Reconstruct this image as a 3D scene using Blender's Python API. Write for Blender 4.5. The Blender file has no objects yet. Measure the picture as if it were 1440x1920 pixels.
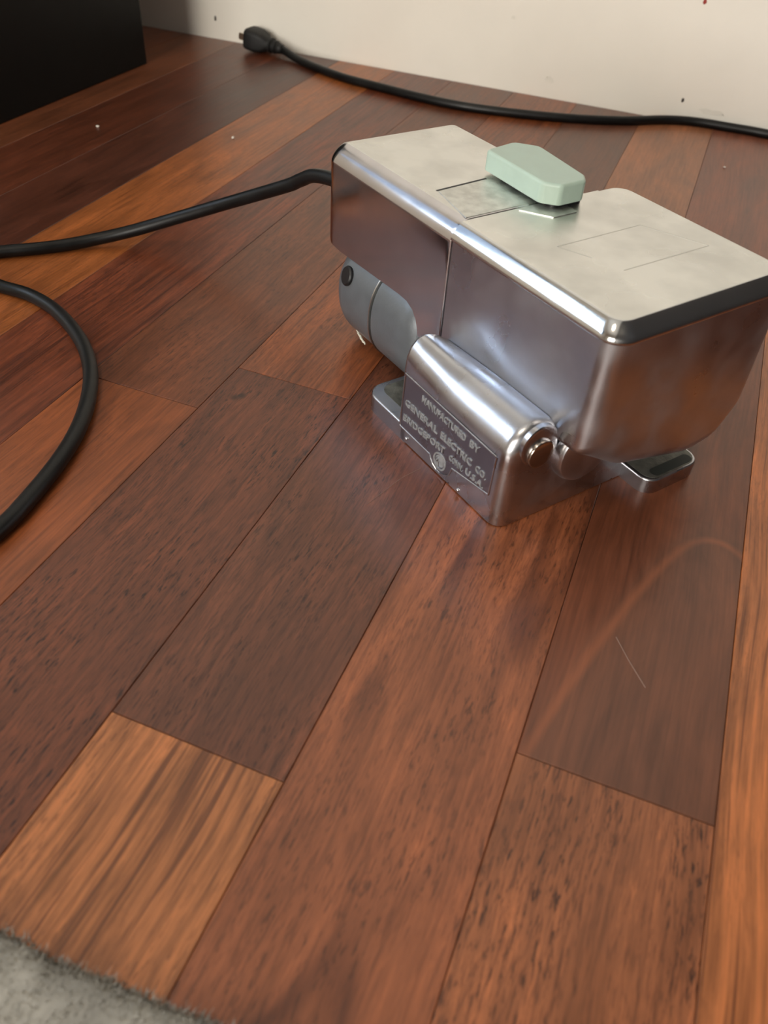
import bpy, bmesh, math, random
from mathutils import Vector, Matrix

random.seed(7)
S = bpy.context.scene
C = S.collection
PI = math.pi

# ------------------------------------------------------------------ camera
cam_d = bpy.data.cameras.new('camera')
cam = bpy.data.objects.new('camera', cam_d)
C.objects.link(cam)
S.camera = cam
Rw2c = ((0.92702306, 0.37033766, 0.05897684),
        (0.29250688, -0.61567397, -0.73170027),
        (-0.23466566, 0.69555415, -0.67907028))      # rows: right, down, forward
rt, dn, fw = (Vector(r) for r in Rw2c)
cm = Matrix((rt, -dn, -fw)).transposed().to_4x4()
cm.translation = (0, 0, 0.245)
cam.matrix_world = cm
cam_d.sensor_fit = 'VERTICAL'
cam_d.sensor_height = 36.0
cam_d.sensor_width = 27.0
cam_d.lens = 36.0 * 1542.4 / 1920.0
cam_d.clip_start = 0.01
cam_d.clip_end = 50
cam_d.dof.use_dof = True
cam_d.dof.focus_distance = 0.42
cam_d.dof.aperture_fstop = 13.0

# ------------------------------------------------------------------ world, light, exposure
S.view_settings.view_transform = 'Standard'
S.view_settings.look = 'None'
S.view_settings.exposure = 0.06
S.view_settings.gamma = 1.0
S.view_settings.use_curve_mapping = False
W = bpy.data.worlds.new('sky')
S.world = W
W.use_nodes = True
bg = W.node_tree.nodes['Background']
bg.inputs[0].default_value = (0.55, 0.72, 1.0, 1)
bg.inputs[1].default_value = 1.0

WX, WY0, WY1, WZ0, WZ1 = -1.9, -1.30, 0.78, 0.95, 2.1          # window opening in the left wall
FY, FX0, FX1, FZ0, FZ1 = -2.6, -1.05, 0.30, 0.18, 1.75            # unseen front window, added to light the back wall


def daylight(name, sx, sy, watts, col, loc, aim):
    ld = bpy.data.lights.new(name, 'AREA')
    ld.shape = 'RECTANGLE'
    ld.size, ld.size_y = sx, sy
    ld.energy = watts
    ld.color = col
    o = bpy.data.objects.new(name, ld)
    C.objects.link(o)
    o.location = loc
    o.rotation_euler = Vector(aim).to_track_quat('-Z', 'Z').to_euler()


daylight('window_daylight', WY1 - WY0, WZ1 - WZ0, 62.0, (0.70, 0.84, 1.0),
         (WX - 0.12, (WY0 + WY1) / 2, (WZ0 + WZ1) / 2), (1, 0, 0))
daylight('added_front_daylight', FX1 - FX0, FZ1 - FZ0, 98.0, (1.0, 0.93, 0.82),
         ((FX0 + FX1) / 2, FY - 0.12, (FZ0 + FZ1) / 2), (0, 1, 0))  # added light behind the camera, brightens the back wall

fd = bpy.data.lights.new('overhead_light', 'AREA')  # warm overhead light, unseen and without a fixture
fd.shape = 'DISK'
fd.size = 0.34
fd.energy = 9.0
fd.color = (1.0, 0.86, 0.66)
fo = bpy.data.objects.new('overhead_light', fd)
C.objects.link(fo)
fo.location = (-0.4, -0.75, 2.28)


# ------------------------------------------------------------------ node helpers
def srgb(r, g, b, k=1.0):
    def f(c):
        c /= 255.0
        return c / 12.92 if c <= 0.04045 else ((c + 0.055) / 1.055) ** 2.4
    return (f(r) * k, f(g) * k, f(b) * k, 1.0)


class NT:
    def __init__(s, name):
        s.m = bpy.data.materials.new(name)
        s.m.use_nodes = True
        s.t = s.m.node_tree
        s.b = s.t.nodes['Principled BSDF']

    def n(s, typ, **kw):
        x = s.t.nodes.new(typ)
        for k, v in kw.items():
            setattr(x, k, v)
        return x

    def l(s, a, b):
        s.t.links.new(a, b)

    def put(s, sock, v):
        if hasattr(v, 'is_linked') or isinstance(v, bpy.types.NodeSocket):
            s.l(v, sock)
        else:
            sock.default_value = v

    def math(s, op, a, b=None, c=None, clamp=False):
        x = s.n('ShaderNodeMath', operation=op, use_clamp=clamp)
        s.put(x.inputs[0], a)
        if b is not None:
            s.put(x.inputs[1], b)
        if c is not None:
            s.put(x.inputs[2], c)
        return x.outputs[0]

    def vmath(s, op, a, b):
        x = s.n('ShaderNodeVectorMath', operation=op)
        s.put(x.inputs[0], a)
        s.put(x.inputs[1], b)
        return x.outputs[0]

    def noise(s, vec, scale=1.0, detail=2.0, rough=0.5, dist=0.0):
        x = s.n('ShaderNodeTexNoise')
        s.l(vec, x.inputs['Vector'])
        x.inputs['Scale'].default_value = scale
        x.inputs['Detail'].default_value = detail
        x.inputs['Roughness'].default_value = rough
        x.inputs['Distortion'].default_value = dist
        return x.outputs['Fac']

    def remap(s, v, a, b, c=0.0, d=1.0):
        x = s.n('ShaderNodeMapRange', clamp=True)
        s.put(x.inputs[0], v)
        for i, q in enumerate((a, b, c, d)):
            x.inputs[i + 1].default_value = q
        return x.outputs[0]

    def mix(s, f, a, b, blend='MIX'):
        x = s.n('ShaderNodeMix', data_type='RGBA', blend_type=blend)
        s.put(x.inputs[0], f)
        s.put(x.inputs[6], a)
        s.put(x.inputs[7], b)
        return x.outputs[2]

    def attr(s, name):
        return s.n('ShaderNodeAttribute', attribute_type='OBJECT', attribute_name=name)

    def co(s):
        return s.n('ShaderNodeTexCoord').outputs['Object']

    def bump(s, h, strength, dist=0.001):
        x = s.n('ShaderNodeBump')
        x.inputs['Strength'].default_value = strength
        x.inputs['Distance'].default_value = dist
        s.l(h, x.inputs['Height'])
        s.l(x.outputs[0], s.b.inputs['Normal'])

    def set(s, **kw):
        for k, v in kw.items():
            s.put(s.b.inputs[k.replace('_', ' ')], v)
        return s


def plain(name, col, rough=0.5, metal=0.0, var=0.08, scale=60, bump=0.0):
    t = NT(name)
    co = t.co()
    n = t.noise(co, scale, 3)
    f = t.remap(n, 0.3, 0.7, 1 - var, 1 + var)
    c = t.n('ShaderNodeVectorMath', operation='SCALE')
    c.inputs[0].default_value = col[:3]
    t.l(f, c.inputs['Scale'])
    t.l(c.outputs[0], t.b.inputs['Base Color'])
    t.set(Metallic=metal)
    t.l(t.remap(n, 0.3, 0.7, max(rough - 0.06, 0.02), rough + 0.06), t.b.inputs['Roughness'])
    if bump:
        t.bump(t.noise(co, scale * 6, 2), bump)
    return t.m


# ---- wood: per-plank colour comes from the object colour, grain from object properties
def wood_material():
    t = NT('red_wood_laminate')
    seed = t.attr('seed').outputs['Fac']
    streak = t.attr('streak').outputs['Fac']
    pore = t.attr('pore').outputs['Fac']
    cath = t.attr('cath').outputs['Fac']
    base = t.n('ShaderNodeObjectInfo').outputs['Color']
    sv = t.n('ShaderNodeCombineXYZ')
    t.l(seed, sv.inputs[0]); t.l(seed, sv.inputs[1]); t.l(seed, sv.inputs[2])
    co = t.co()
    p = t.vmath('ADD', co, sv.outputs[0])
    # slow warp so that the grain wanders along the board
    w = t.n('ShaderNodeTexNoise'); t.l(t.vmath('MULTIPLY', p, (9, 5, 1)), w.inputs['Vector'])
    w.inputs['Scale'].default_value = 1.0; w.inputs['Detail'].default_value = 2
    wv = t.vmath('MULTIPLY', t.vmath('SUBTRACT', w.outputs['Color'], (0.5, 0.5, 0.5)), (0.013, 0.0, 0.0))
    q = t.vmath('ADD', p, wv)
    n_str = t.noise(t.vmath('MULTIPLY', q, (380, 5, 1)), 1.0, 3, 0.6)
    n_fine = t.noise(t.vmath('MULTIPLY', q, (650, 26, 1)), 1.0, 3, 0.6)
    n_soft = t.noise(t.vmath('MULTIPLY', q, (45, 11, 1)), 1.0, 4, 0.65, 0.6)
    # cathedral bands: dark lines that wander along the board
    cn = t.noise(t.vmath('MULTIPLY', p, (24, 3.4, 1)), 1.0, 2, 0.45)
    band = t.math('SINE', t.math('MULTIPLY', cn, 46.0))
    band = t.math('POWER', t.math('MULTIPLY_ADD', band, 0.5, 0.5), 5.0)
    band = t.math('MULTIPLY', band, t.remap(n_soft, 0.34, 0.52, 0.25, 1.0))
    # pores: short dark dashes along the grain, in clouds, and some pale flecks
    n_por = t.noise(t.vmath('MULTIPLY', q, (820, 150, 1)), 1.0, 3, 0.6)
    n_dash = t.noise(t.vmath('ADD', t.vmath('MULTIPLY', q, (1300, 120, 1)), (7.7, 3.1, 0.0)), 1.0, 2, 0.5)
    n_cloud = t.noise(t.vmath('MULTIPLY', p, (42, 16, 1)), 1.0, 3)
    cloud = t.remap(n_cloud, 0.38, 0.58)
    pm = t.math('MULTIPLY', t.remap(n_por, 0.55, 0.66), cloud)
    pd = t.math('MULTIPLY', t.remap(n_dash, 0.54, 0.66), t.remap(n_cloud, 0.30, 0.50, 0.35, 0.9))
    pl = t.math('MULTIPLY', t.remap(n_por, 0.46, 0.34), t.remap(n_soft, 0.42, 0.62))
    s1 = t.remap(n_str, 0.40, 0.66, -1.0, 1.0)
    s2 = t.remap(n_soft, 0.30, 0.70, -1.0, 1.0)
    s3 = t.remap(n_fine, 0.35, 0.68, -1.0, 1.0)
    v = t.math('MULTIPLY', s1, t.math('MULTIPLY', streak, 0.17))
    v = t.math('ADD', v, t.math('MULTIPLY', s2, 0.30))
    v = t.math('ADD', v, t.math('MULTIPLY', s3, t.math('MULTIPLY_ADD', streak, 0.12, 0.10)))
    v = t.math('ADD', v, t.math('MULTIPLY', pl, t.math('MULTIPLY', pore, 0.30)))
    val = t.math('ADD', v, 1.0)
    lit = t.n('ShaderNodeVectorMath', operation='SCALE')
    t.l(base, lit.inputs[0]); t.l(val, lit.inputs['Scale'])
    # lighter figure is more orange
    warm = t.mix(t.math('MULTIPLY', t.remap(v, 0.0, 0.6), 0.35), lit.outputs[0],
                 t.vmath('MULTIPLY', lit.outputs[0], (1.14, 0.98, 0.76)))
    lines = t.math('MULTIPLY', t.remap(t.noise(t.vmath('MULTIPLY', q, (560, 11, 1)), 1.0, 2, 0.5), 0.58, 0.66), t.math('MULTIPLY', streak, 0.62), clamp=True)
    warm = t.mix(lines, warm, t.vmath('MULTIPLY', base, (0.26, 0.23, 0.27)))
    # one pale arch in the figure (boards with arch = 1) and a pair of small knots (knot = 1)
    sep = t.n('ShaderNodeSeparateXYZ'); t.l(t.vmath('ADD', co, t.vmath('MULTIPLY', wv, (1.5, 0.0, 0.0))), sep.inputs[0])
    dx = t.math('SUBTRACT', sep.outputs[0], 0.022)
    dd = t.math('ADD', t.math('ADD', sep.outputs[1], 0.084), t.math('MULTIPLY', t.math('MULTIPLY', dx, dx), 53.0))
    gr = t.math('SQRT', t.math('ADD', t.math('POWER', t.math('ABSOLUTE', t.math('MULTIPLY', dx, 106.0)), 2.0), 1.0))
    ar = t.math('MULTIPLY', t.remap(t.math('DIVIDE', t.math('ABSOLUTE', dd), gr), 0.0004, 0.0028, 1.0, 0.0), t.attr('arch').outputs['Fac'])
    warm = t.mix(t.math('MULTIPLY', t.math('MULTIPLY', ar, t.remap(n_soft, 0.3, 0.6, 0.45, 1.0)), 0.6), warm, t.vmath('MULTIPLY', base, (2.1, 1.75, 1.35)))
    inside = t.math('MULTIPLY', t.remap(dd, 0.012, -0.004), t.attr('arch').outputs['Fac'])
    outside = t.math('MULTIPLY', t.remap(dd, 0.002, 0.02), t.attr('arch').outputs['Fac'])
    warm = t.mix(t.math('MULTIPLY', outside, 0.55), warm, t.vmath('MULTIPLY', warm, (1.20, 0.92, 0.72)))
    for kx, ky in ((-0.0209, 0.2615), (-0.0180, 0.2645)):
        dk = t.n('ShaderNodeVectorMath', operation='DISTANCE')
        t.l(t.vmath('MULTIPLY', co, (1.0, 0.75, 0.0)), dk.inputs[0]); dk.inputs[1].default_value = (kx, ky * 0.75, 0)
        kf = t.math('MULTIPLY', t.remap(dk.outputs['Value'], 0.0008, 0.0026, 0.85, 0.0), t.attr('knot').outputs['Fac'])
        warm = t.mix(kf, warm, t.vmath('MULTIPLY', base, (0.15, 0.14, 0.16)))
    dark = t.vmath('MULTIPLY', base, (0.24, 0.22, 0.26))
    c1 = t.mix(t.math('MULTIPLY', band, t.math('MULTIPLY', cath, 0.8)), warm, dark)
    c1 = t.mix(t.math('MULTIPLY', pd, t.math('MULTIPLY', pore, 0.55)), c1, t.vmath('MULTIPLY', base, (0.28, 0.26, 0.30)))
    c2 = t.mix(t.math('MULTIPLY', pm, t.math('MULTIPLY', pore, 0.8)), c1, t.vmath('MULTIPLY', base, (0.15, 0.15, 0.19)))
    t.l(c2, t.b.inputs['Base Color'])
    t.l(t.remap(n_soft, 0.3, 0.7, 0.29, 0.37), t.b.inputs['Roughness'])
    t.set(IOR=1.5)
    h = t.math('SUBTRACT', t.math('MULTIPLY', n_fine, 0.4), t.math('MULTIPLY', pm, 0.5))
    t.bump(h, 0.10, 0.0004)
    return t.m


def chrome_material(name, col=(0.72, 0.72, 0.73), r0=0.12, r1=0.3, scratch=0.15, smudge=0.2, axis=(900, 60, 900), sc=28):
    t = NT(name)
    co = t.co()
    n = t.noise(co, sc, 2.5, 0.5)
    n2 = t.noise(co, sc * 3, 2, 0.5)
    s = t.noise(t.vmath('MULTIPLY', co, axis), 1.0, 3, 0.6)
    patch = t.remap(n, 0.35, 0.68)
    rough = t.math('MULTIPLY_ADD', patch, r1 - r0, r0)
    rough = t.math('ADD', rough, t.remap(n2, 0.30, 0.75, -0.02, 0.02))
    t.l(rough, t.b.inputs['Roughness'])
    dk = tuple(x * (1 - smudge) for x in col) + (1,)
    t.l(t.mix(t.remap(t.noise(co, sc * 1.7, 3, 0.5), 0.38, 0.72), col + (1,), dk), t.b.inputs['Base Color'])
    t.set(Metallic=1.0)
    t.l(t.math('ADD', rough, t.remap(s, 0.2, 0.8, -scratch * 0.02, scratch * 0.02)), t.b.inputs['Roughness'])
    return t.m


M = {}
M['wood'] = wood_material()
M['subfloor'] = plain('dark_underlay', srgb(30, 18, 13), 0.8)
M['wall'] = plain('cream_wall_paint', (0.86, 0.825, 0.745), 0.55, var=0.025, scale=14, bump=0.05)
M['ceil'] = plain('ceiling_paint', (0.80, 0.77, 0.70), 0.8, var=0.02)
M['darkwall'] = plain('dark_reflection_wall', (0.022, 0.017, 0.014), 0.6)
M['white_frame'] = plain('white_window_paint', (0.8, 0.8, 0.78), 0.4)
M['black_gloss'] = plain('black_cabinet_finish', (0.0035, 0.0033, 0.003), 0.42, var=0.15)
M['black_gloss'].node_tree.nodes['Principled BSDF'].inputs['Specular IOR Level'].default_value = 0.16
M['rubber'] = plain('black_cord_rubber', (0.0045, 0.0048, 0.005), 0.40, var=0.2, scale=90)
M['rubber'].node_tree.nodes['Principled BSDF'].inputs['Specular IOR Level'].default_value = 0.32
M['plug'] = plain('black_moulded_plug', (0.004, 0.004, 0.004), 0.6, var=0.2, scale=90)
M['brass'] = plain('plug_blade_metal', (0.55, 0.47, 0.36), 0.35, 1.0)
M['black'] = plain('black_plastic', (0.008, 0.008, 0.009), 0.45)
M['darkgap'] = plain('dark_slot_metal', (0.02, 0.02, 0.02), 0.6)
M['mint'] = plain('mint_green_plastic', (0.40, 0.51, 0.43), 0.34, var=0.05, scale=80)
M['motor'] = plain('grey_hammered_paint', (0.135, 0.15, 0.165), 0.36, 0.3, var=0.06, scale=140, bump=0.06)
M['motor_ring'] = plain('bright_ring_metal', (0.55, 0.54, 0.5), 0.3, 1.0)
M['chip'] = plain('whitish_residue', (0.62, 0.6, 0.5), 0.8, var=0.25, scale=700)
M['mark'] = plain('dark_wall_mark', (0.05, 0.04, 0.035), 0.9)
M['redmark'] = plain('red_wall_mark', (0.35, 0.05, 0.04), 0.9)
M['smudge'] = plain('grey_wall_smudge', (0.80, 0.77, 0.69), 0.7)
M['crumb'] = plain('whitish_crumb', (0.75, 0.70, 0.64), 0.8)
M['lint'] = plain('pale_lint_scratch', (0.28, 0.18, 0.14), 0.8)
M['rug'] = plain('grey_rug_pile', (0.33, 0.31, 0.27), 0.95, var=0.16, scale=75)
M['chrome_side'] = chrome_material('scuffed_chrome_side', (0.54, 0.55, 0.59), 0.27, 0.52, 0.22, 0.12, (900, 60, 900), 34)
M['chrome_cover'] = chrome_material('chrome_motor_cover', (0.60, 0.58, 0.59), 0.11, 0.20, 0.08, 0.10, (500, 500, 30), 30)
M['chrome_rim'] = chrome_material('polished_chrome_rim', (0.62, 0.62, 0.62), 0.10, 0.20, 0.08, 0.10)
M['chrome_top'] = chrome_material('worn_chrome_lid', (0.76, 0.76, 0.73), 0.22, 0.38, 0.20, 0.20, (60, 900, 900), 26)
M['chrome_base'] = chrome_material('cast_chrome_base', (0.52, 0.52, 0.55), 0.22, 0.40, 0.26, 0.14, (900, 900, 120), 40)
M['nameplate'] = chrome_material('dulled_nameplate_metal', (0.34, 0.33, 0.37), 0.26, 0.36, 0.2, 0.12)
M['lettering'] = plain('raised_lettering_metal', (0.46, 0.48, 0.49), 0.5, 0.7, var=0.15, scale=300)
M['tarnish_shade'] = plain('tarnish_shade_metal', (0.16, 0.16, 0.14), 0.5, 0.7, var=0.45, scale=160, bump=0.2)
M['brushed'] = plain('brushed_dull_metal', (0.64, 0.65, 0.62), 0.38, 0.95, var=0.18, scale=200, bump=0.15)
M['faint'] = plain('faint_worn_metal', (0.52, 0.52, 0.49), 0.4, 1.0)
M['rubberfoot'] = plain('dark_green_rubber', (0.018, 0.022, 0.019), 0.6)
M['steel'] = plain('bolt_steel', (0.42, 0.38, 0.34), 0.2, 1.0)


def pane_material():
    t = NT('window_glass')
    tr = t.n('ShaderNodeBsdfTransparent')
    gl = t.n('ShaderNodeBsdfGlossy'); gl.inputs['Roughness'].default_value = 0.02
    fr = t.n('ShaderNodeFresnel'); fr.inputs[0].default_value = 1.45
    mx = t.n('ShaderNodeMixShader')
    t.l(fr.outputs[0], mx.inputs[0]); t.l(tr.outputs[0], mx.inputs[1]); t.l(gl.outputs[0], mx.inputs[2])
    t.l(mx.outputs[0], t.t.nodes['Material Output'].inputs[0])
    return t.m


M['pane'] = pane_material()


# ------------------------------------------------------------------ geometry helpers
def link(name, me, parent=None, mat=None, loc=None):
    o = bpy.data.objects.new(name, me)
    C.objects.link(o)
    if mat is not None:
        me.materials.append(mat)
    if parent is not None:
        o.parent = parent
    if loc is not None:
        o.location = loc
    return o


def obj(name, bm, mat, parent=None, smooth=True, angle=32, wn=True, loc=None):
    bmesh.ops.recalc_face_normals(bm, faces=bm.faces)
    me = bpy.data.meshes.new(name)
    bm.to_mesh(me)
    bm.free()
    if smooth:
        me.polygons.foreach_set('use_smooth', [True] * len(me.polygons))
        me.set_sharp_from_angle(angle=math.radians(angle))
    o = link(name, me, parent, mat, loc)
    if smooth and wn:
        w = o.modifiers.new('weighted_normals', 'WEIGHTED_NORMAL')
        w.keep_sharp = True
    return o


def thing(name, label, cat, loc=(0, 0, 0), rotz=0.0, group=None):
    o = bpy.data.objects.new(name, None)
    C.objects.link(o)
    o.empty_display_size = 0.02
    o.location = loc
    o.rotation_euler = (0, 0, rotz)
    o['label'] = label
    o['category'] = cat
    if group:
        o['group'] = group
    return o


def tag(o, label, cat, group=None):
    o['label'] = label
    o['category'] = cat
    if group:
        o['group'] = group
    return o


def structure(o):
    o['kind'] = 'structure'
    return o


def round_poly(pts, radii, seg=5):
    out = []
    n = len(pts)
    for i in range(n):
        r = radii[i] if isinstance(radii, (list, tuple)) else radii
        p = Vector(pts[i]); a = Vector(pts[i - 1]) - p; b = Vector(pts[(i + 1) % n]) - p
        if r <= 1e-6:
            out.append(tuple(p)); continue
        la, lb = a.length, b.length
        a.normalize(); b.normalize()
        ang = a.angle(b)
        if ang > PI - 0.02:
            out.append(tuple(p)); continue
        d = min(r / math.tan(ang / 2), la * 0.48, lb * 0.48)
        rr = d * math.tan(ang / 2)
        c = p + (a + b).normalized() * (rr / math.sin(ang / 2))
        s = p + a * d - c; e = p + b * d - c
        tot = s.angle(e)
        sgn = 1 if s.x * e.y - s.y * e.x > 0 else -1
        for k in range(seg + 1):
            th = sgn * tot * k / seg
            out.append((c.x + s.x * math.cos(th) - s.y * math.sin(th), c.y + s.x * math.sin(th) + s.y * math.cos(th)))
    return out


def prism(prof, axis, a, b, k=0.001):
    """extrude a 2D profile: axis 'u' -> profile is (v,z); 'v' -> (u,z); 'z' -> (u,v). mm in, metres out."""
    bm = bmesh.new()
    def P(p, t):
        x, y = p
        q = {'u': (t, x, y), 'v': (x, t, y), 'z': (x, y, t)}[axis]
        return bm.verts.new((q[0] * k, q[1] * k, q[2] * k))
    lo_ = [P(p, a) for p in prof]
    hi_ = [P(p, b) for p in prof]
    n = len(prof)
    bm.faces.new(lo_[::-1]); bm.faces.new(hi_)
    for i in range(n):
        bm.faces.new((lo_[i], lo_[(i + 1) % n], hi_[(i + 1) % n], hi_[i]))
    bmesh.ops.recalc_face_normals(bm, faces=bm.faces)
    return bm


def bevel(bm, sel, width, seg=4, k=0.001):
    es = [e for e in bm.edges if sel((e.verts[0].co + e.verts[1].co) / 2 / k, e)]
    if es:
        bmesh.ops.bevel(bm, geom=es, offset=width * k, segments=seg, affect='EDGES', profile=0.5, clamp_overlap=True)
    return bm


def sharp(e, deg=50):
    return len(e.link_faces) == 2 and e.calc_face_angle(0) > math.radians(deg)


def near(x, t, eps=0.06):
    return abs(x - t) < eps


def box_bm(x0, x1, y0, y1, z0, z1, bw=0.0, seg=2):
    bm = prism([(x0, y0), (x1, y0), (x1, y1), (x0, y1)], 'z', z0, z1, 1.0)
    if bw:
        bmesh.ops.bevel(bm, geom=list(bm.edges), offset=bw, segments=seg, affect='EDGES', profile=0.5)
    return bm


def catmull(pts, n=10):
    pts = [Vector(p) for p in pts]
    P = [pts[0] * 2 - pts[1]] + pts + [pts[-1] * 2 - pts[-2]]
    out = []
    for i in range(1, len(P) - 2):
        for k in range(n):
            t = k / n
            a, b, c, d = P[i - 1:i + 3]
            out.append(0.5 * ((2 * b) + (c - a) * t + (2 * a - 5 * b + 4 * c - d) * t * t + (3 * b - 3 * c + d - a) * t ** 3))
    out.append(P[-2].copy())
    return out


def smooth_path(ps, it=6):
    ps = [p.copy() for p in ps]
    for _ in range(it):
        ps = [ps[0]] + [(ps[i - 1] + ps[i] * 2 + ps[i + 1]) / 4 for i in range(1, len(ps) - 1)] + [ps[-1]]
    return ps


def tube_bm(path, r, seg=14, caps=True):
    bm = bmesh.new()
    rings = []
    up = Vector((0, 0, 1))
    for i, p in enumerate(path):
        d = (path[min(i + 1, len(path) - 1)] - path[max(i - 1, 0)]).normalized()
        x = d.cross(up)
        if x.length < 1e-4:
            x = Vector((1, 0, 0))
        x.normalize(); y = x.cross(d).normalized()
        rr = r(i / (len(path) - 1)) if callable(r) else r
        rings.append([bm.verts.new(p + (x * math.cos(2 * PI * k / seg) + y * math.sin(2 * PI * k / seg)) * rr) for k in range(seg)])
    for a, b in zip(rings, rings[1:]):
        for k in range(seg):
            bm.faces.new((a[k], a[(k + 1) % seg], b[(k + 1) % seg], b[k]))
    if caps:
        bm.faces.new(rings[0][::-1]); bm.faces.new(rings[-1])
    return bm


def loft(rings, k=0.001):
    bm = bmesh.new()
    R = [[bm.verts.new((p[0] * k, p[1] * k, p[2] * k)) for p in r] for r in rings]
    n = len(R[0])
    for a, b in zip(R, R[1:]):
        for j in range(n):
            bm.faces.new((a[j], a[(j + 1) % n], b[(j + 1) % n], b[j]))
    bm.faces.new(R[0][::-1]); bm.faces.new(R[-1])
    return bm


def quarter(r, n=6):
    """(distance from the end, inset) pairs of a quarter-round edge of radius r, from the end inwards"""
    return [(r * (1 - math.cos(PI / 2 * i / n)), r * (1 - math.sin(PI / 2 * i / n))) for i in range(n + 1)]


def lathe_u(prof, cy, cz, seg=40, sy=1.0, sz=1.0, ex=2.0, k=0.001):
    """solid of revolution about the local u axis: prof = [(u, radius)] in mm; ex>2 squares the section a little."""
    bm = bmesh.new()
    rings = []
    for u, r in prof:
        ring = []
        for j in range(seg):
            a = 2 * PI * j / seg
            c, s_ = math.cos(a), math.sin(a)
            y = math.copysign(abs(c) ** (2 / ex), c) * r * sy
            z = math.copysign(abs(s_) ** (2 / ex), s_) * r * sz
            ring.append(bm.verts.new((u * k, (cy + y) * k, (cz + z) * k)))
        rings.append(ring)
    for a, b in zip(rings, rings[1:]):
        for j in range(seg):
            bm.faces.new((a[j], a[(j + 1) % seg], b[(j + 1) % seg], b[j]))
    bm.faces.new(rings[0][::-1]); bm.faces.new(rings[-1])
    return bm


# ================================================================== ROOM
XL, XR, YB, YF, ZC = -1.9, 0.42, 0.8845, -2.6, 2.35
floor = structure(link('floor', None) if False else obj('floor', box_bm(XL - 0.1, XR + 0.1, YF - 0.1, YB + 0.1, -0.05, -0.0085), M['subfloor'], smooth=False))

# ---- laminate strips: one plank object per strip, joints where the photograph shows them
cols_x = [-1.83 + 0.0648 * i for i in range(21)] + [-0.510, -0.449, -0.3888, -0.3252, -0.262, -0.1967, -0.1316, -0.0664, 0.0, 0.0656]
cols_x = [x for x in cols_x if x <= -0.5 or x >= -0.515]
cols_x = sorted(set(round(x, 4) for x in cols_x))
cols_x = [-0.510 - 0.0648 * i for i in range(22, 0, -1)] + [-0.510, -0.449, -0.3888, -0.3252, -0.262, -0.1967, -0.1316, -0.0664, 0.0, 0.0656] + [0.0656 + 0.0655 * i for i in range(1, 14)]
cols_x = [x for x in cols_x if XL - 0.07 < x < XR + 0.07]
# hand-set strips: left edge -> list of (y0, y1, srgb, streak, pore, cath, seed)
K = {
    0.0656: [(-0.35, 0.62, (170, 110, 70), 1.0, 0.35, 0.0, 3.1), (0.62, 0.884, (146, 92, 70), 0.5, 0.2, 0.0, 3.7)],
    0.0: [(-0.40, 0.1597, (146, 94, 64), 0.45, 1.15, 0.1, 5.3), (0.1597, 0.60, (108, 71, 54), 0.25, 0.10, 0.05, 8.35), (0.60, 0.884, (124, 80, 64), 0.35, 0.15, 0.0, 6.2)],
    0.1311: [(-0.45, 0.884, (92, 58, 46), 0.4, 0.4, 0.1, 21.5)],  # this board and the next two: out of view, dark for chrome reflections
    0.1966: [(-0.30, 0.884, (98, 60, 46), 0.5, 0.4, 0.1, 22.5)],
    0.2621: [(-0.30, 0.884, (84, 54, 44), 0.5, 0.4, 0.1, 23.5)],
    -0.0664: [(-0.30, 0.44, (144, 90, 62), 0.4, 0.8, 0.95, 2.6), (0.44, 0.884, (150, 104, 76), 0.3, 0.2, 0.0, 12.4)],
    -0.1316: [(-0.45, 0.1186, (166, 111, 72), 1.2, 0.6, 0.0, 1.7), (0.1186, 0.52, (104, 65, 48), 0.5, 1.0, 0.35, 4.4), (0.52, 0.884, (108, 74, 60), 0.3, 0.2, 0.0, 9.9)],
    -0.1967: [(-0.25, 0.3224, (106, 63, 44), 0.6, 1.2, 0.15, 7.2), (0.3224, 0.884, (134, 79, 48), 0.75, 0.8, 0.2, 10.3)],
    -0.262: [(-0.35, 0.2817, (138, 80, 46), 0.6, 0.35, 0.05, 11.8), (0.2817, 0.884, (112, 67, 44), 0.6, 0.8, 0.25, 13.1)],
    -0.3252: [(-0.35, 0.21, (120, 68, 46), 0.6, 0.4, 0.1, 14.6), (0.21, 0.884, (116, 64, 42), 1.0, 0.6, 0.45, 15.5)],
    -0.3888: [(-0.10, 0.884, (154, 95, 52), 0.6, 0.45, 0.1, 16.9)],
    -0.449: [(-0.40, 0.884, (82, 47, 34), 0.5, 0.4, 0.2, 17.3)],
    -0.510: [(-0.20, 0.884, (92, 51, 34), 0.6, 0.3, 0.2, 18.8)],
    -0.5748: [(-0.30, 0.884, (110, 68, 46), 0.4, 0.3, 0.1, 19.2)],
}
pal = [(140, 84, 56), (100, 60, 44), (160, 98, 60), (120, 72, 50), (88, 54, 42)]


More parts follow.
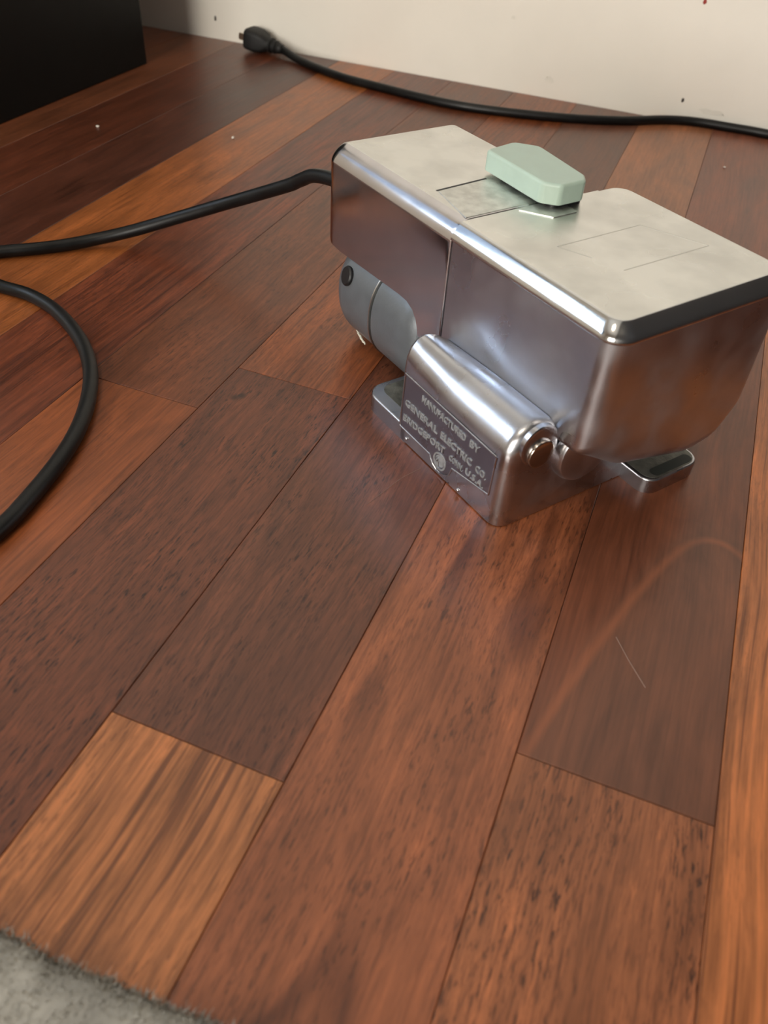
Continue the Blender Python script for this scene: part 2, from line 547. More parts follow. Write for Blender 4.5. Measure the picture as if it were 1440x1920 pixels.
def plank(x0, x1, y0, y1, rgb, streak, pore, cath, seed):
    g = 0.00012
    sx, sy = (x1 - x0) / 2 - g, (y1 - y0) / 2 - g
    ch = 0.00026
    bm = bmesh.new()
    def ring(ax, ay, z):
        return [bm.verts.new(v) for v in ((-ax, -ay, z), (ax, -ay, z), (ax, ay, z), (-ax, ay, z))]
    r0 = ring(sx, sy, -0.008); r1 = ring(sx, sy, -ch * 0.7); r2 = ring(sx - ch, sy - ch, 0)
    for a, b in ((r0, r1), (r1, r2)):
        for i in range(4):
            bm.faces.new((a[i], a[(i + 1) % 4], b[(i + 1) % 4], b[i]))
    bm.faces.new(r2)
    o = obj('plank', bm, M['wood'], floor, smooth=False, loc=((x0 + x1) / 2, (y0 + y1) / 2, 0))
    c = srgb(*rgb, WOODK)
    o.color = (c[0] * 1.05, c[1] * 0.90, c[2] * 0.78, 1)
    o['streak'] = float(streak); o['pore'] = float(pore); o['cath'] = float(cath); o['seed'] = float(seed)
    o['arch'] = 1.0 if seed == 8.35 else 0.0
    o['knot'] = 1.0 if seed == 7.2 else 0.0
    return o


WOODK = 0.92
for i in range(len(cols_x) - 1):
    x0, x1 = cols_x[i], cols_x[i + 1]
    key = min(K, key=lambda k: abs(k - x0))
    spans = []
    if abs(key - x0) < 0.004:
        for y0, y1, rgb, st, po, ca, se in K[key]:
            spans.append((y0, y1, rgb, st, po, ca, se))
        yend = min(s[0] for s in spans)
    else:
        yend = YB - 0.0005
    y = yend
    while y > YF:
        ln = random.uniform(0.62, 0.95)
        y0 = max(y - ln, YF - 0.02)
        if y0 - YF < 0.15:
            y0 = YF - 0.02
        spans.append((y0, y, random.choice(pal), random.uniform(.3, .9), random.uniform(.2, .8), random.uniform(0, .3), random.uniform(20, 60)))
        y = y0
    for s in spans:
        plank(x0, x1, *s)

wall_back = structure(obj('wall_back', box_bm(XL - 0.1, XR + 0.1, YB, YB + 0.1, -0.05, ZC), M['wall'], smooth=False))


def wall_dot(name, x, z, rx, rz, mat, d=0.0006):
    bm = bmesh.new()
    bmesh.ops.create_uvsphere(bm, u_segments=10, v_segments=6, radius=1.0)
    rnd = random.Random(int(x * 9999) + 5)
    for v in bm.verts:
        f = 1 + rnd.uniform(-.22, .22)
        v.co = Vector((v.co.x * rx * f, v.co.y * d, v.co.z * rz * f))
    return obj(name, bm, mat, wall_back, loc=(x, YB, z))


wall_dot('nail_hole', -0.0345, 0.0186, 0.0012, 0.0018, M['mark'])
wall_dot('nail_hole', -0.5367, 0.0195, 0.0013, 0.0024, M['mark'])
wall_dot('paint_chip', -0.0394, 0.0990, 0.0018, 0.0022, M['redmark'])
wall_dot('scuff_mark', -0.0060, 0.0125, 0.0120, 0.0022, M['smudge'], 0.00015)
wall_dot('scuff_mark', -0.1632, 0.0160, 0.0045, 0.0030, M['smudge'], 0.00015)
wall_dot('scuff_mark', -0.2080, 0.0640, 0.0022, 0.0016, M['smudge'], 0.00015)

structure(obj('unseen_wall_right', box_bm(XR, XR + 0.1, YF - 0.1, YB, -0.05, ZC), M['darkwall'], smooth=False))  # unseen wall, set close and dark to darken the chrome reflections
structure(obj('ceiling', box_bm(XL - 0.1, XR + 0.1, YF - 0.1, YB + 0.1, ZC, ZC + 0.1), M['ceil'], smooth=False))
def joined(boxes):
    bm = bmesh.new()
    for bx in boxes:
        b2 = box_bm(*bx)
        tmp = bpy.data.meshes.new('tmp'); b2.to_mesh(tmp); b2.free(); bm.from_mesh(tmp); bpy.data.meshes.remove(tmp)
    return bm


structure(obj('wall_left', joined([(XL - 0.1, XL, y0, y1, z0, z1) for y0, y1, z0, z1 in (
    (YF, YB, -0.05, WZ0), (YF, YB, WZ1, ZC), (YF, WY0, WZ0, WZ1), (WY1, YB, WZ0, WZ1))]), M['wall'], smooth=False))
structure(obj('wall_front', joined([(x0, x1, YF - 0.1, YF, z0, z1) for x0, x1, z0, z1 in (
    (XL, XR, -0.05, FZ0), (XL, XR, FZ1, ZC), (XL, FX0, FZ0, FZ1), (FX1, XR, FZ0, FZ1))]), M['wall'], smooth=False))


def window(name, loc, rz, hw, hh):
    win = structure(bpy.data.objects.new(name, None)); C.objects.link(win)
    win.location = loc
    win.rotation_euler = (0, 0, rz)
    t_ = 0.045
    for y0, y1, z0, z1 in ((-hw, hw, -hh, -hh + t_), (-hw, hw, hh - t_, hh), (-hw, -hw + t_, -hh + t_, hh - t_), (hw - t_, hw, -hh + t_, hh - t_), (-t_ / 2, t_ / 2, -hh + t_, hh - t_)):
        obj('window_frame', box_bm(-0.03, 0.03, y0, y1, z0, z1, 0.003), M['white_frame'], win)
    for s in (-1, 1):
        a, b = (-hw + t_, -t_ / 2) if s < 0 else (t_ / 2, hw - t_)
        obj('pane', box_bm(-0.002, 0.002, a, b, -hh + t_, hh - t_), M['pane'], win, smooth=False)


window('window_1', (XL - 0.05, (WY0 + WY1) / 2, (WZ0 + WZ1) / 2), 0, (WY1 - WY0) / 2, (WZ1 - WZ0) / 2)
window('added_front_window', ((FX0 + FX1) / 2, YF - 0.05, (FZ0 + FZ1) / 2), PI / 2, (FX1 - FX0) / 2, (FZ1 - FZ0) / 2)  # added with the front light, never in view

# ================================================================== BLACK CABINET (left)
cab = thing('black_cabinet', 'glossy black box-shaped cabinet standing on the floor at the left', 'cabinet', (-0.5445, 0.762, 0))
CD, CH = 0.228, 0.36
obj('side_panel', box_bm(-0.018, 0, -CD, 0, 0.0, CH, 0.0012), M['black_gloss'], cab)
obj('side_panel', box_bm(-0.38, -0.362, -CD, 0, 0.0, CH, 0.0012), M['black_gloss'], cab)
obj('back_panel', box_bm(-0.362, -0.018, -0.012, -0.002, 0.004, CH, 0.001), M['black_gloss'], cab)
obj('front_panel', box_bm(-0.362, -0.018, -CD + 0.004, -CD + 0.02, 0.004, CH, 0.001), M['black_gloss'], cab)
obj('top_panel', box_bm(-0.384, 0.004, -CD - 0.004, 0.002, CH, CH + 0.02, 0.002), M['black_gloss'], cab)

# ================================================================== RUG (near left)
rug = thing('grey_rug', 'grey short-pile rug at the near left corner, edge across the floorboards', 'rug', (-0.32, -0.35, 0))
ey = lambda x: 0.0470 + max(0, x + 0.10) * 0.06 + 0.00025 * math.sin(x * 210) + 0.00015 * math.sin(x * 530 + 1)
bm = bmesh.new()
NX, NY = 150, 60
grid = []
for j in range(NY + 1):
    row = []
    for i in range(NX + 1):
        x = -0.62 + 0.80 * i / NX
        y = -0.75 + (ey(x) + 0.75) * (1 - (1 - j / NY) ** 1.6)
        e = min(ey(x) - y, 0.02)
        z = 0.0036 * min(1, max(0, e) / 0.004) ** 0.5 + 0.0006 * math.sin(x * 390 + y * 170) * math.sin(y * 350 - x * 90) * min(1, e / 0.004) + 0.0002
        row.append(bm.verts.new((x + 0.32, y + 0.35, z)))
    grid.append(row)
for j in range(NY):
    for i in range(NX):
        bm.faces.new((grid[j][i], grid[j][i + 1], grid[j + 1][i + 1], grid[j + 1][i]))
obj('rug_base', bm, M['rug'], rug, wn=False)
rnd = random.Random(3)
vs, fs = [], []
for k in range(26000):
    x = rnd.uniform(-0.20, 0.03)
    y = ey(x) - (rnd.random() ** 1.5) * 0.055 + rnd.gauss(0, 0.0005)
    a = rnd.uniform(0, 2 * PI); w = rnd.uniform(0.00018, 0.0004); h = rnd.uniform(0.0012, 0.003)
    lx, ly = rnd.gauss(0, 0.0012), rnd.gauss(0.0002, 0.0012)
    z = 0.0024 if ey(x) - y > 0.002 else 0.0012
    i = len(vs)
    vs += [(x + 0.32 - math.cos(a) * w, y + 0.35 - math.sin(a) * w, z), (x + 0.32 + math.cos(a) * w, y + 0.35 + math.sin(a) * w, z), (x + 0.32 + lx, y + 0.35 + ly, z + h)]
    fs.append((i, i + 1, i + 2))
me = bpy.data.meshes.new('pile'); me.from_pydata(vs, [], fs)
po = link('pile', me, rug, M['rug']); po['kind'] = 'stuff'

# ================================================================== CHROME APPLIANCE
dev = thing('chrome_appliance', 'vintage chrome electric appliance with mint green switch standing on the red wood floor',
            'appliance', (-0.0365, 0.2605, 0), math.radians(-35.2))

# ---- base casting
baseL = [(0, 0.6), (0, 41), (0.5, 46), (2.2, 50.5), (5.2, 53.8), (9, 55), (13, 54.2), (17, 52), (23, 48), (24.5, 40), (76, 34), (76, 0.6)]
baseR = [(0, 0.6), (0, 36), (0.9, 40.5), (3.2, 44.8), (6.8, 48), (10.5, 50.2), (14.5, 51.4), (18.5, 51.2), (23, 49.6), (24.5, 40), (76, 34), (76, 0.6)]


def base_ring(u, d):
    f = (u + 76.5) / 76.5
    g = min(1, f * 1.9) ** 0.8
    out = []
    for (v0, z0), (v1, z1) in zip(baseL, baseR):
        v, z = v0 + (v1 - v0) * g, z0 + (z1 - z0) * g
        z = 0.6 + (z - 0.6) * (1 - d / 52) if z > 1 else z
        out.append((u, 30 - (30 - v) * (1 - d / 30) if v < 30 else v, z))
    return out


rings = [base_ring(-76.5 + x, d) for x, d in quarter(2.2, 4)] + [base_ring(u, 0) for u in (-70, -64, -57, -50, -42, -34, -25, -15, -9)]
rings += [base_ring(-x, d) for x, d in reversed(quarter(6.5, 7))]
bm = loft(rings)
base = obj('base', bm, M['chrome_base'], dev, angle=40)
# mounting feet, front left and rear right
bm = prism(round_poly([(-108, 0), (-70, 0), (-70, 34), (-108, 34)], [10, 1, 1, 10], 6), 'z', 0, 9)
bevel(bm, lambda c, e: near(c.z, 9), 2.6, 3)
f1 = obj('mounting_foot', bm, M['chrome_base'], dev)
bm = prism(round_poly([(-104.5, 7), (-77.2, 7), (-77.2, 30), (-104.5, 30)], [6, 1, 1, 6], 5), 'z', 8.5, 9.15)
obj('tarnish_shade_top', bm, M['tarnish_shade'], f1)['label'] = 'dark top of the foot, painted as shade under the housing'
bm = prism(round_poly([(-6, 75), (16.8, 75), (16.8, 111), (-6, 111)], [1, 7, 8, 1], 6), 'z', 0, 8)
bevel(bm, lambda c, e: near(c.z, 8), 2.0, 3)
f2 = obj('mounting_foot', bm, M['chrome_base'], dev)
bm = prism(round_poly([(9.4, 81), (14.6, 81), (14.6, 107), (9.4, 107)], 2.69, 6), 'z', 6.5, 8.2)
b3 = prism(round_poly([(-5, 77), (15.6, 77), (15.6, 109.6), (-5, 109.6)], [1, 6, 7, 1], 6), 'z', 7.6, 8.06)  # dark sheet stands in for the shade beneath the housing
obj('tarnish_shade_top', b3, M['tarnish_shade'], f2)['label'] = 'dark top of the foot, painted as shade under the housing'
obj('slot', bm, M['rubberfoot'], f2)['label'] = 'dark oval slot'

# ---- nameplate on the base front face
pl = [(-75.2, 7.4), (-50.2, 7.2), (-49.4, 5.6), (-47.6, 3.6), (-44.5, 2.2), (-41.4, 2.2), (-37.8, 3.6), (-35.2, 5.4), (-33.6, 10.6), (-8.2, 14.6), (-7.6, 35.8), (-74.2, 37.4)]
bm = prism(pl, 'v', -0.06, 0.4)
plate = obj('nameplate', bm, M['nameplate'], base, smooth=False)
plate['label'] = 'dark recessed nameplate with raised lettering'
loop = [Vector((p[0] * .001, -0.00012, p[1] * .001)) for p in pl]
bm = bmesh.new()
for i in range(len(loop)):
    a, b = loop[i], loop[(i + 1) % len(loop)]
    d = (b - a).normalized(); nrm = Vector((-d.z, 0, d.x)) * 0.00045
    q = [a - nrm, a + nrm, b + nrm, b - nrm]
    vsx = [bm.verts.new(v) for v in q] + [bm.verts.new(v + (Vector((0, -0.00038, 0)))) for v in [a - nrm * .5, a + nrm * .5, b + nrm * .5, b - nrm * .5]]
    for f in ((4, 5, 6, 7), (0, 1, 5, 4), (1, 2, 6, 5), (2, 3, 7, 6), (3, 0, 4, 7)):
        bm.faces.new([vsx[j] for j in f])
obj('raised_border', bm, M['chrome_base'], base, smooth=False)


def lettering(txt, u0, u1, z0, z1, h, name='raised_lettering'):
    """raised text on the base front, fitted between u0..u1 with baseline z0->z1 (mm)"""
    cu = bpy.data.curves.new('text_tmp', 'FONT')
    cu.body = txt; cu.size = 1.0; cu.extrude = 0.035; cu.offset = 0.012; cu.resolution_u = 2
    to = bpy.data.objects.new('text_tmp', cu); C.objects.link(to)
    dg = bpy.context.evaluated_depsgraph_get()
    me_ = bpy.data.meshes.new_from_object(to.evaluated_get(dg))
    bpy.data.objects.remove(to); bpy.data.curves.remove(cu)
    xs = [v.co.x for v in me_.vertices]; ys = [v.co.y for v in me_.vertices]
    x0, x1_, cap = min(xs), max(xs), max(ys)
    for v in me_.vertices:
        f = (v.co.x - x0) / (x1_ - x0)
        v.co = Vector(((u0 + (u1 - u0) * f) * .001, -0.0001 - (v.co.z + 0.035) * 0.006, (z0 + (z1 - z0) * f + v.co.y / cap * h) * .001))
    me_.name = name
    o_ = link(name, me_, base)
    me_.materials.clear(); me_.materials.append(M['lettering'])
    return o_


lettering('MANUFACTURED', -60, -27.5, 30.6, 29.9, 3.6)
lettering('BY', -24.5, -18.0, 29.9, 29.8, 3.6)
lettering('GENERAL', -72.2, -46.8, 21.2, 21.0, 3.7)
lettering('ELECTRIC', -44.0, -21.5, 21.0, 20.6, 3.7)
lettering('CO.', -18.6, -11.5, 20.4, 20.2, 3.6)
lettering('BRIDGEPORT', -72.6, -40.0, 12.4, 14.2, 3.6)
lettering('CONN.', -36.2, -26.6, 14.0, 13.9, 3.0)
lettering('U.S.A.', -24.4, -12.2, 14.6, 15.0, 3.2)
# testing-laboratory roundel
bm = bmesh.new()
for r_a, r_b, y_ in ((4.6, 3.7, 0.45), (3.2, 0.0, 0.22)):
    n = 28
    oa = [bm.verts.new(((-42.6 + r_a * math.cos(2 * PI * i / n)) * .001, -y_ * .001, (8.3 + r_a * math.sin(2 * PI * i / n)) * .001)) for i in range(n)]
    ob = [bm.verts.new((v.co.x, 0, v.co.z)) for v in oa]
    for i in range(n):
        bm.faces.new((oa[i], oa[(i + 1) % n], ob[(i + 1) % n], ob[i]))
    if r_b > 0:
        oc = [bm.verts.new(((-42.6 + r_b * math.cos(2 * PI * i / n)) * .001, -y_ * .001, (8.3 + r_b * math.sin(2 * PI * i / n)) * .001)) for i in range(n)]
        od = [bm.verts.new((v.co.x, 0, v.co.z)) for v in oc]
        for i in range(n):
            bm.faces.new((oa[i], oc[i], oc[(i + 1) % n], oa[(i + 1) % n]))
            bm.faces.new((oc[i], od[i], od[(i + 1) % n], oc[(i + 1) % n]))
    else:
        bm.faces.new(oa)
obj('roundel', bm, M['lettering'], base, smooth=False)['label'] = 'raised round mark on the nameplate'
u1 = lettering('U', -45.2, -43.4, 7.6, 7.6, 2.6, 'roundel_lettering'); u2 = lettering('L', -42.4, -40.4, 6.0, 6.0, 2.6, 'roundel_lettering')
for o_ in (u1, u2):
    o_.location.y = -0.0003
    o_.data.materials.clear(); o_.data.materials.append(M['chrome_base'])
# two little casting pips on the lower edge
for uu, zz in ((-69.0, 3.4), (-27.6, 2.4)):
    bm = bmesh.new(); bmesh.ops.create_uvsphere(bm, u_segments=10, v_segments=6, radius=0.0011)
    obj('casting_pip', bm, M['chrome_base'], base, loc=(uu * .001, 0, zz * .001))
# pivot bolt and hub on the base end face
bm = lathe_u([(-2, 9.6), (0.2, 9.6), (0.9, 8.4)], 15.0, 41.5, 28)
obj('pivot_ear', bm, M['chrome_base'], base)
bm = lathe_u([(0, 6.9), (1.6, 6.9), (2.3, 6.5), (2.6, 5.8), (2.9, 3.0), (2.9, 0.2)], 15.2, 38, 32)
obj('pivot_bolt', bm, M['steel'], base)['label'] = 'round steel pivot bolt'
bm = lathe_u([(-2, 15.5), (3.0, 15.5), (5.0, 14.6), (6.0, 13.0), (6.4, 8.0), (6.4, 0.3)], 40, 32, 40)
obj('pivot_hub', bm, M['chrome_base'], base)

# ---- motor under the left cover
def motor_prof():
    p = []
    for i in range(9):
        a = PI / 2 * i / 8
        p.append((-176 + 15 * (1 - math.cos(a)), 12 + 15.5 * math.sin(a)))
    return p
L_ = motor_prof()
bm = lathe_u(L_ + [(-134.6, 27.5)], 46, 30, 48, 1.0, 1.03, 2.25)
motor = obj('motor_end_bell', bm, M['motor'], dev)
motor['label'] = 'grey painted motor end bell'
bm = lathe_u([(-135.2, 26.4), (-133.0, 26.4)], 46, 30, 48, 1.0, 1.03, 2.25)
obj('motor_seam_ring', bm, M['darkgap'], dev)
bm = lathe_u([(-135.0, 27.2), (-134.6, 28.3), (-133.9, 28.3), (-133.5, 27.2)], 46, 30, 48, 1.0, 1.03, 2.25)
obj('motor_band', bm, M['motor_ring'], dev)['label'] = 'thin bright band around the grey motor'
rp = [(-133.2, 27.0), (-132.7, 27.7)] + [(-112 + 15 * math.sin(PI / 2 * i / 8), 27.7 - 9 * (1 - math.cos(PI / 2 * i / 8))) for i in range(9)]
bm = lathe_u(rp, 46, 30, 48, 1.0, 1.03, 2.25)
obj('motor_shell', bm, M['motor'], dev)
# brush cap: short black cylinder pointing out of the end bell
nrm = Vector((-0.16, -0.94, 0.30)).normalized()
ctr = Vector((-159.5, 20.6, 41.5)) * .001
path = [ctr - nrm * .004, ctr + nrm * 0.0008, ctr + nrm * 0.0016, ctr + nrm * 0.0017]
rr = [0.0052, 0.0052, 0.0046, 0.0008]
bm = tube_bm(path, lambda t: rr[int(round(t * 3))], 20)
obj('brush_cap', bm, M['black'], motor)['label'] = 'round black brush cap'
rnd = random.Random(11)
rp_ = [Vector((-157.5 + k * 1.1, 26.0 - k * 0.05 + rnd.uniform(-.15, .15), 9.0 - k * 0.42 + rnd.uniform(-.3, .3))) * .001 for k in range(10)]
bm = tube_bm(rp_, lambda t: (0.00045 + 0.0005 * math.sin(PI * t)) * rnd.uniform(.6, 1.2), 7)
obj('residue', bm, M['chip'], dev, smooth=False)['label'] = 'chipped whitish residue under the motor'

# ---- left motor cover
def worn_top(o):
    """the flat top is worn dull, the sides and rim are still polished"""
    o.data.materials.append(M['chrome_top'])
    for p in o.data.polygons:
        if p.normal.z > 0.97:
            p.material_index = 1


def cover_bottom(u):
    pts = [(-189, 62), (-187.6, 56.5), (-184.5, 52.4), (-180, 50.2), (-172, 49.6), (-116, 51.6), (-109, 51.2), (-104, 49.2), (-100.5, 45.5), (-98.6, 41), (-98, 38), (-81, 38)]
    for (a, za), (b, zb) in zip(pts, pts[1:]):
        if a <= u <= b:
            return za + (zb - za) * (u - a) / (b - a)
    return 38


def cover_ring(u, d, r=9.0):
    v0, v1, zt, zb = 22.6 + d, 105.5 - d, 101.2 - d, cover_bottom(u)
    rr = max(r - d, 0.8)
    arc = [(rr * (1 - math.cos(PI / 2 * i / 8) ** 1.35), rr * (1 - math.sin(PI / 2 * i / 8) ** 1.35)) for i in range(9)]
    out = [(v0, zb), (v1, zb)] + [(v1 - a, zt - b) for a, b in arc] + [(v0 + a, zt - b) for a, b in reversed(arc)]
    return [(u, p[0], p[1]) for p in out]


us = [-180, -176, -172, -160, -140, -125, -116, -112, -109, -106.5, -104, -102, -100.5, -99.5, -98.6, -98.2, -98, -92, -84]
rings = [cover_ring(-189 + x, d) for x, d in quarter(10.0, 9)] + [cover_ring(u, 0) for u in us if u > -178.5]
rings += [cover_ring(-81.9, 0), cover_ring(-81.4, 0.15), cover_ring(-81.1, 0.6)]
cover = obj('motor_cover', loft(rings), M['chrome_cover'], dev, angle=40)
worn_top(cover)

# ---- right housing with its lid
hp = round_poly([(23.2, 93), (23.2, 42), (32, 37), (50, 26), (97, 15), (115, 18), (126, 34), (125, 93)], [0, 4, 10, 20, 22, 14, 12, 0], 5)


def house_ring(u, d):
    return [(u, 74.5 + (v - 74.5) * (1 - d / 51.5), 93 - (93 - z) * (1 - d / 75)) for v, z in hp]


rings = [house_ring(-81.0, 0.6), house_ring(-80.7, 0.15), house_ring(-80.2, 0)] + [house_ring(u, 0) for u in (-60, -30, -5)] + [house_ring(17.2 - x, d) for x, d in reversed(quarter(8.5, 8))]
house = obj('housing', loft(rings), M['chrome_side'], dev, angle=40)


def lid_ring(z, d):
    q = [(-80.7, 21.9 + d), (18.4 - d, 21.9 + d), (18.4 - d, 126.2 - d), (-85.5 + d, 126.2 - d), (-85.5 + d, 106.2), (-80.7, 106.2)]
    return [(p[0], p[1], z) for p in round_poly(q, [0, 10 - d * .8, 10 - d * .8, 13 - d * .8, 0, 0], 8)]


edge = [(0, 6.2), (0.12, 5.5), (0.5, 4.7), (1.4, 3.7), (2.5, 2.6), (3.6, 1.6), (4.6, 0.85), (5.6, 0.3), (6.5, 0.05)]     # a soft 45 degree chamfer
rings = [lid_ring(93.0, 1.4), lid_ring(93.3, 0.6), lid_ring(93.9, 0.1)] + [lid_ring(101 - x, d) for x, d in reversed(edge)]
lid = obj('lid', loft(rings), M['chrome_rim'], dev, angle=40)
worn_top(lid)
bm = prism(round_poly([(-80.4, 23.6), (16.4, 23.6), (16.4, 124.6), (-80.4, 124.6)], [0.3, 8, 8, 6], 6), 'z', 92.5, 94.2)
obj('lid_gasket', bm, M['darkgap'], lid)['label'] = 'dark joint line below the lid'
# faint worn outline of a plate on the lid
for a, b in (((-44, 48), (-44, 96)), ((-16, 58), (-16, 108)), ((-44, 96), (-16, 108)), ((-44, 48), (-30, 54))):
    d = Vector((b[0] - a[0], b[1] - a[1])); L = d.length; d.normalize(); n2 = Vector((-d.y, d.x)) * 0.22
    P4 = [(a[0] + n2.x, a[1] + n2.y), (a[0] - n2.x, a[1] - n2.y), (b[0] - n2.x, b[1] - n2.y), (b[0] + n2.x, b[1] + n2.y)]
    obj('worn_line', prism(P4, 'z', 100.9, 101.04), M['faint'], lid, smooth=False)

# ---- switch: groove, slide plate and mint green button
bm = prism([(-112.2, 36), (-111.0, 36), (-113.0, 66), (-114.2, 66)], 'z', 100.9, 101.27)
obj('switch_groove', bm, M['darkgap'], cover, smooth=False)['label'] = 'dark engraved groove beside the switch'
bm = prism(round_poly([(-110.6, 36), (-82.0, 30), (-82.0, 72), (-112.8, 72)], 0.8, 2), 'z', 100.8, 101.42)
bevel(bm, lambda c, e: near(c.z, 101.42), 0.25, 1)
obj('slide_plate', bm, M['brushed'], cover)['label'] = 'brushed dull slide plate'
bm = prism(round_poly([(-80.3, 56), (-66, 66), (-66, 80), (-80.3, 80)], 1, 2), 'z', 100.8, 101.35)
obj('slide_plate', bm, M['brushed'], lid)
bm = prism(round_poly([(-112, 71), (-73, 71), (-73, 90), (-112, 90)], 4, 5), 'z', 100.9, 104.2)
sw = obj('switch_stem', bm, M['black'], dev)
bp = round_poly([(-119.5, 68.5), (-77.5, 66.5), (-71.0, 72.5), (-71.0, 86.5), (-76, 90.5), (-112.5, 96), (-122.5, 87.5)], [3.0, 4.5, 3.5, 3.5, 3.5, 6, 5], 6)
bm = prism(bp, 'z', 103.0, 112.3)
bevel(bm, lambda c, e: near(c.z, 112.3), 1.5, 4)
bevel(bm, lambda c, e: near(c.z, 103.0), 0.6, 2)
obj('switch_button', bm, M['mint'], dev)['label'] = 'mint green plastic switch button'

# ---- strain relief and power cord (world-space path written in the appliance's own frame)
inv = (Matrix.Translation((-0.0365, 0.2605, 0)) @ Matrix.Rotation(math.radians(-35.2), 4, 'Z')).inverted()
A_ = math.radians(-35.2)
def loc2w(u, v, z):
    return Vector((-0.0365 + (u * math.cos(A_) - v * math.sin(A_)) * .001, 0.2605 + (u * math.sin(A_) + v * math.cos(A_)) * .001, z * .001))
zc = 0.0039
cordp = [loc2w(-184, 36.5, 76), loc2w(-197, 36.5, 75), loc2w(-210, 35.5, 73), loc2w(-221.6, 34, 70), loc2w(-228.6, 32.8, 66), loc2w(-235.4, 31.4, 62), loc2w(-241.6, 29.4, 58),
         (-0.2573, 0.4313, 0.038), (-0.297, 0.4256, 0.021),
         (-0.324, 0.4162, 0.0105), (-0.3439, 0.4034, 0.0055), (-0.3579, 0.3895, zc), (-0.3715, 0.376, zc), (-0.3857, 0.364, zc),
         (-0.405, 0.346, zc), (-0.432, 0.316, zc), (-0.468, 0.293, zc), (-0.500, 0.300, zc), (-0.507, 0.330, zc), (-0.482, 0.350, zc), (-0.445, 0.347, 0.008),
         (-0.415, 0.338, 0.0115), (-0.385, 0.3315, 0.0075), (-0.3563, 0.3295, zc), (-0.3392, 0.3302, zc), (-0.317, 0.3244, zc), (-0.2962, 0.3135, zc), (-0.2753, 0.2985, zc), (-0.257, 0.2794, zc),
         (-0.243, 0.2578, zc), (-0.2333, 0.2366, zc), (-0.2276, 0.2176, zc), (-0.2241, 0.1999, zc), (-0.222, 0.1843, zc), (-0.221, 0.1703, zc),
         (-0.226, 0.130, zc), (-0.255, 0.098, zc), (-0.31, 0.082, zc), (-0.42, 0.085, zc), (-0.60, 0.12, zc), (-0.85, 0.10, zc)]
pth = smooth_path(catmull(cordp, 8), 12)
bm = tube_bm([inv @ p for p in pth], 0.0038, 16)
obj('power_cord', bm, M['rubber'], dev, wn=False)['label'] = 'black rubber power cord looping on the floor'
bm = lathe_u([(-194, 3.9), (-192.5, 5.2), (-189.2, 5.6), (-187, 5.6)], 36.5, 75.6, 20)
obj('strain_relief', bm, M['black'], dev)

# ================================================================== PLUG AND CORD ALONG THE WALL
pc = thing('power_cord', 'black power cord with plug lying along the foot of the white wall', 'power cord', (-0.4385, 0.862, 0))
o0 = Vector((-0.4385, 0.862, 0))
wp = [(-0.4465, 0.8610, 0.0080), (-0.4405, 0.8600, 0.0066), (-0.427, 0.8530, 0.0045), (-0.402, 0.8385, zc), (-0.3558, 0.8178, zc), (-0.3082, 0.8085, zc), (-0.2606, 0.8002, zc), (-0.2226, 0.7985, zc), (-0.1828, 0.8046, zc),
      (-0.1301, 0.8190, zc), (-0.0793, 0.8424, zc), (-0.048, 0.8660, zc), (-0.0198, 0.8780, zc), (0.0141, 0.8800, zc), (0.0485, 0.8796, zc),
      (0.10, 0.866, zc), (0.20, 0.82, zc), (0.36, 0.80, zc), (0.56, 0.79, zc), (0.80, 0.80, zc)]
pw = smooth_path(catmull(wp, 8), 4)
obj('cord', tube_bm([p - o0 for p in pw], 0.0039, 16), M['rubber'], pc, wn=False)
# plug body: lofted rounded sections from the blade face back to the ribbed neck
a0 = Vector((-0.4855, 0.8655, 0.0125)); a1 = Vector((-0.4440, 0.8605, 0.0074))
ax = (a1 - a0).normalized(); sd = ax.cross(Vector((0, 0, 1))).normalized(); upv = sd.cross(ax).normalized()
secs = [(0.0, 11.0, 8.8), (0.02, 12.0, 9.8), (0.10, 12.6, 10.2), (0.30, 12.6, 10.0), (0.48, 10.0, 8.4), (0.60, 7.2, 6.2), (0.64, 7.0, 6.2), (0.66, 8.0, 7.2), (0.71, 8.0, 7.2), (0.73, 5.9, 5.6),
        (0.78, 5.9, 5.6), (0.80, 6.6, 6.2), (0.84, 6.6, 6.2), (0.86, 5.0, 5.0), (0.92, 5.2, 5.2), (0.94, 4.6, 4.6), (1.0, 4.4, 4.4)]
bm = bmesh.new(); rings = []
n = 24
for t, w, h in secs:
    c = a0.lerp(a1, t); ring = []
    for k in range(n):
        a = 2 * PI * k / n; cs, sn = math.cos(a), math.sin(a); ex = 4.5 if t < 0.5 else 2.2
        ring.append(bm.verts.new(c + sd * (math.copysign(abs(cs) ** (2 / ex), cs) * w * .001) + upv * (math.copysign(abs(sn) ** (2 / ex), sn) * h * .001) - o0))
    rings.append(ring)
for r1, r2 in zip(rings, rings[1:]):
    for k in range(n):
        bm.faces.new((r1[k], r1[(k + 1) % n], r2[(k + 1) % n], r2[k]))
bm.faces.new(rings[0][::-1]); bm.faces.new(rings[-1])
plug = obj('plug', bm, M['plug'], pc)
plug['label'] = 'black moulded two-blade plug'
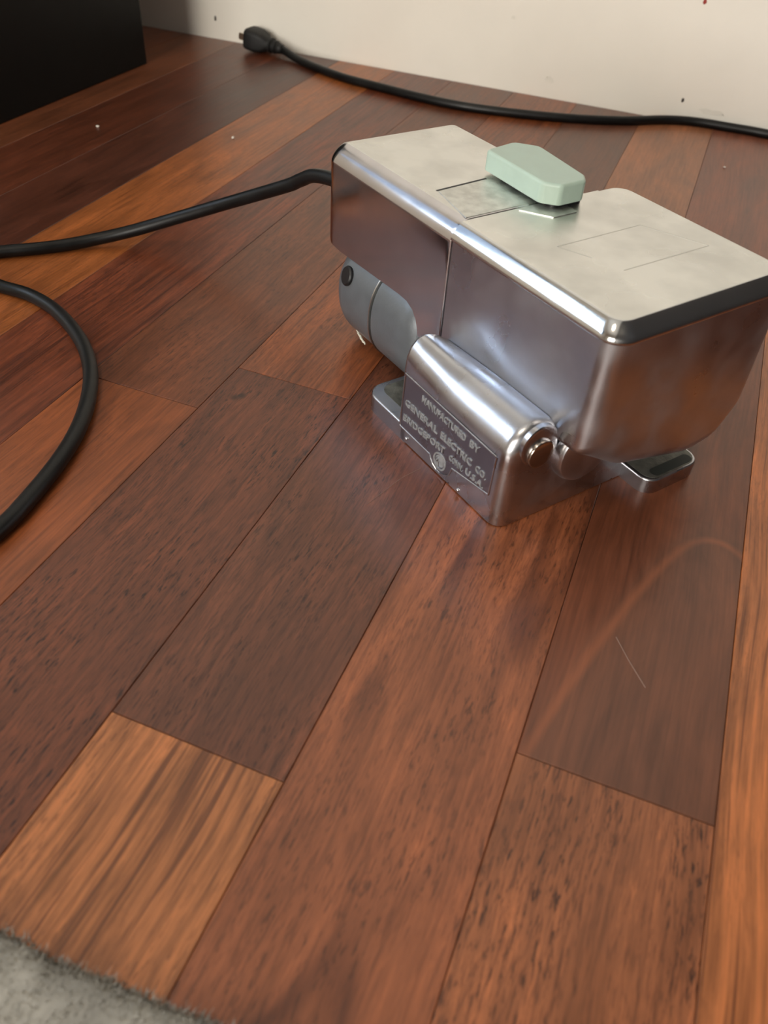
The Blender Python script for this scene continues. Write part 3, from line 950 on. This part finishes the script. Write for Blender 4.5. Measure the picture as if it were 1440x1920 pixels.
for s in (-1, 1):
    bm = bmesh.new()
    q = []
    for t, hh_ in ((0.002, 3.2), (-0.0075, 3.2), (-0.0085, 2.2)):
        for dx in (-0.7, 0.7):
            for dz in (-1, 1):
                q.append(bm.verts.new(a0 + ax * t + sd * (s * 6.2 + dx) * .001 + upv * (dz * hh_) * .001 - o0))
    for b0 in (0, 4):
        i = b0
        for f in ((i, i + 1, i + 5, i + 4), (i + 2, i + 3, i + 7, i + 6), (i, i + 2, i + 6, i + 4), (i + 1, i + 3, i + 7, i + 5)):
            bm.faces.new([q[j] for j in f])
    bm.faces.new([q[j] for j in (0, 1, 3, 2)]); bm.faces.new([q[j] for j in (8, 9, 11, 10)])
    obj('plug_blade', bm, M['brass'], plug, smooth=False)['label'] = 'flat metal plug blade'

# ================================================================== SMALL DEBRIS
def crumb(x, y, r, label, seed):
    bm = bmesh.new(); bmesh.ops.create_icosphere(bm, subdivisions=2, radius=1.0)
    rn = random.Random(seed)
    sx, sy, sz = r * rn.uniform(.8, 1.3), r * rn.uniform(.7, 1.1), r * rn.uniform(.5, .8)
    for v in bm.verts:
        f = 1 + rn.uniform(-.2, .2)
        v.co = Vector((v.co.x * sx * f, v.co.y * sy * f, v.co.z * sz * f))
    zmin = min(v.co.z for v in bm.verts)
    o = obj('crumb', bm, M['crumb'], None, wn=False, loc=(x, y, -zmin))
    return tag(o, label, 'crumb', 'crumbs on the floor')


crumb(-0.368, 0.621, 0.0014, 'tiny whitish crumb on the orange board behind the left cord', 1)
crumb(-0.4764, 0.5865, 0.0012, 'tiny pale crumb on the dark boards beside the black cabinet', 2)
crumb(0.0186, 0.7772, 0.0012, 'tiny whitish crumb on the floor beyond the chrome lid, near the wall', 3)

def lint(pts, r, label):
    ps = catmull([(x, y, r) for x, y in pts], 5)
    c = ps[len(ps) // 2].copy(); c.z = 0
    o = obj('lint_or_scratch', tube_bm([p - c for p in ps], r, 6), M['lint'], None, wn=False, loc=c)
    return tag(o, label, 'lint', 'lint threads on the floor')


lint([(0.0226, 0.2236), (0.0285, 0.2150), (0.0325, 0.2098), (0.0367, 0.2044)], 0.00016, 'short pale floor scratch on the dark board in front of the appliance')  # thin raised thread stands in for a scratch in the board
lint([(-0.080, 0.2864), (-0.0858, 0.2755), (-0.0895, 0.2640), (-0.093, 0.2527)], 0.00011, 'fine pale lint thread on the floor beside the nameplate')
